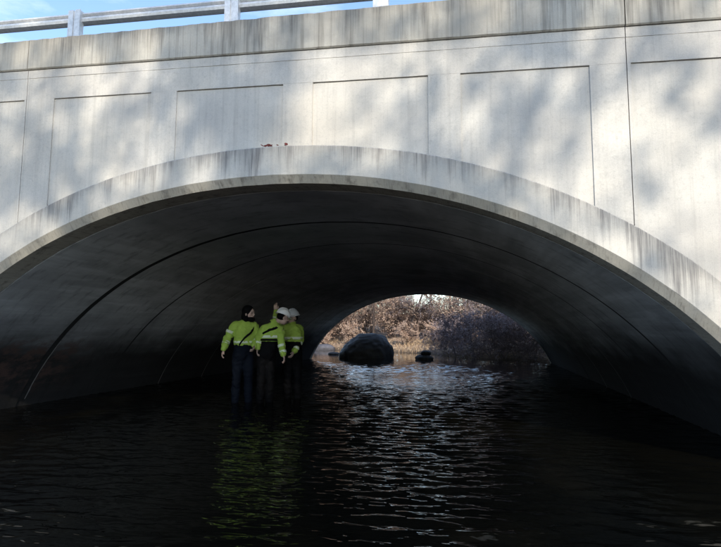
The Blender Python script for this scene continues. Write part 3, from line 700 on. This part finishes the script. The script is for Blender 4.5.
    if hat[0] == 'helmet':
        rows = []
        for i in range(9):
            a = math.pi/2*i/8*.98; rows.append([h(.108*math.cos(a)*math.cos(t), .010+.132*math.cos(a)*math.sin(t), .048+.115*math.sin(a)*(1+.05*(abs(math.cos(t)) < .25))) for t in [2*math.pi*k/28 for k in range(28)]])
        m = MB(); m.grid(rows, True); m.f.append(tuple(8*28+j for j in range(28))); hm = m.build('helmet', hat[1], root, True)
        br = MB(); br.grid([[h((.100+q)*math.cos(t), .010+(.124+q*(2.2 if math.sin(t) < -.2 else 1))*math.sin(t), .050+dz-.012*(math.sin(t) < -.2)) for t in [2*math.pi*k/28 for k in range(28)]] for q, dz in ((.004, .004), (.024, -.006), (.024, -.012), (.0, -.006))], True); br.build('brim', hat[1], hm, True)
        rd = MB(); rd.tube([h(0, .010-.128*math.cos(a), .050+.119*math.sin(a)) for a in [math.pi*(.08+.84*k/12) for k in range(13)]], [.010]*13, 8); rd.build('ridge', hat[1], hm, True)
        hr = Vol(); hr.ell(h(0, .030, .008), (.083, .088, .075), H, 12); hr.build('hair', M_BLACK, root, True)
    else:
        hv = Vol(); hv.ell(h(0, .030, .045), (.100, .108, .105), H); hv.ell(h(0, .060, -.05), (.098, .085, .10), H); hv.limb([h(-.07, .02, -.10), h(0, .06, -.13), h(.07, .02, -.10)], [.05, .055, .05])
        hv.ell(h(0, -.035, -.095), (.072, .072, .055), H); hv.fuse('hood', M_BLACK, root, .012, 4)
    return root

def lean(z0, z1, x0, x1, y0, y1, rs, a):
    n = len(rs); return [((x0+(x1-x0)*i/(n-1), y0+(y1-y0)*i/(n-1), z0+(z1-z0)*i/(n-1)), r[0], r[1], a) for i, r in enumerate(rs)]
RS = [(.172, .128), (.178, .130), (.172, .124), (.180, .128), (.200, .138), (.200, .132), (.165, .112), (.085, .076)]
# left: dark hood, half turned towards the other two, arm hanging
person(240, 403, 'person in lime jacket and dark hood, strap across chest, arm hanging, left of three', lean(.86, 1.535, .02, .07, 0, 0, RS, .35), .6,
    dict(p=(.125, -.03, 1.665), face=.95), [dict(p=[(-.155, -.02, 1.46), (-.265, -.03, 1.20), (-.325, -.08, .99)], palm=(1, .2, 0), side=1), dict(p=[(.245, .02, 1.45), (.285, .03, 1.18), (.235, -.14, 1.05)], palm=(-1, 0, .3), side=-1)],
    [[(-.06, .0, .84), (-.08, -.02, .42), (-.09, .02, .02), (.06, -.17)], [(.12, .02, .84), (.14, .0, .42), (.15, .05, .02), (.10, -.16)]], (M_NAVY, M_BLACK), ('hood',),
    [[(math.radians(-35-95*i/12), 1.50-.43*i/12, .027) for i in range(13)]], dict(torso=[(1.13, .022)], sleeve=[(0, .35), (0, -.55), (1, .35)]), 1.05)
# middle: back to the viewer, leaning right, black harness, white helmet
person(268, 403, 'person in white helmet, back turned, black harness over lime jacket, middle of three', lean(.88, 1.49, -.07, .085, .02, .06, RS, -.25), 2.6,
    dict(p=(.245, .04, 1.595), face=1.95, nod=.35), [dict(p=[(-.135, .02, 1.40), (-.20, .02, 1.18), (-.215, -.03, 1.02)], palm=(1, 0, 0), side=-1), dict(p=[(.215, -.05, 1.38), (.215, -.10, 1.12), (.265, -.16, .90)], palm=(-1, .2, 0), side=1)],
    [[(-.13, .02, .86), (-.14, .0, .42), (-.15, .06, .02), (-.02, .18)], [(.02, .04, .86), (.03, .0, .42), (.02, .08, .02), (.10, .17)]], (M_BLACK, M_HIVIS), ('helmet', M_HELW),
    [[(math.radians(-92), 1.13+.27*i/8, .0) for i in range(9)] and [(math.radians(-100+6*i), 1.40-.05*abs(i-6)/6, .027) for i in range(13)], [(math.radians(-150+9*i), 1.22+.17*i/8, .027) for i in range(9)], [(math.radians(-180+15*i), 1.175, .022) for i in range(13)]],
    dict(torso=[(1.235, .026)], sleeve=[(1, .25), (1, .75), (0, .4)]), 1.10)
# right: behind the middle one, facing left, one arm raised to point at the vault
person(291, 399, 'person in grey helmet facing left, lime sleeve raised towards the vault, right of three', lean(.88, 1.47, .03, -.01, 0, -.02, RS, -.5), -.8,
    dict(p=(-.005, -.03, 1.60), face=-.95, nod=.12), [dict(p=[(-.165, -.02, 1.43), (-.315, -.02, 1.50), (-.335, -.02, 1.74)], palm=(.3, -1, 0), side=1), dict(p=[(.155, .02, 1.42), (.165, .0, 1.16), (.04, -.16, .93)], palm=(-1, .2, 0), side=-1)],
    [[(-.06, 0, .86), (-.07, -.03, .42), (-.08, .02, .02), (-.15, -.10)], [(.10, .02, .86), (.12, 0, .42), (.12, .05, .02), (-.13, -.12)]], (M_BLACK, M_HIVIS), ('helmet', M_HELG),
    [], dict(torso=[(1.20, .026)], sleeve=[(1, .25), (1, .7), (0, .45)]), 1.08)
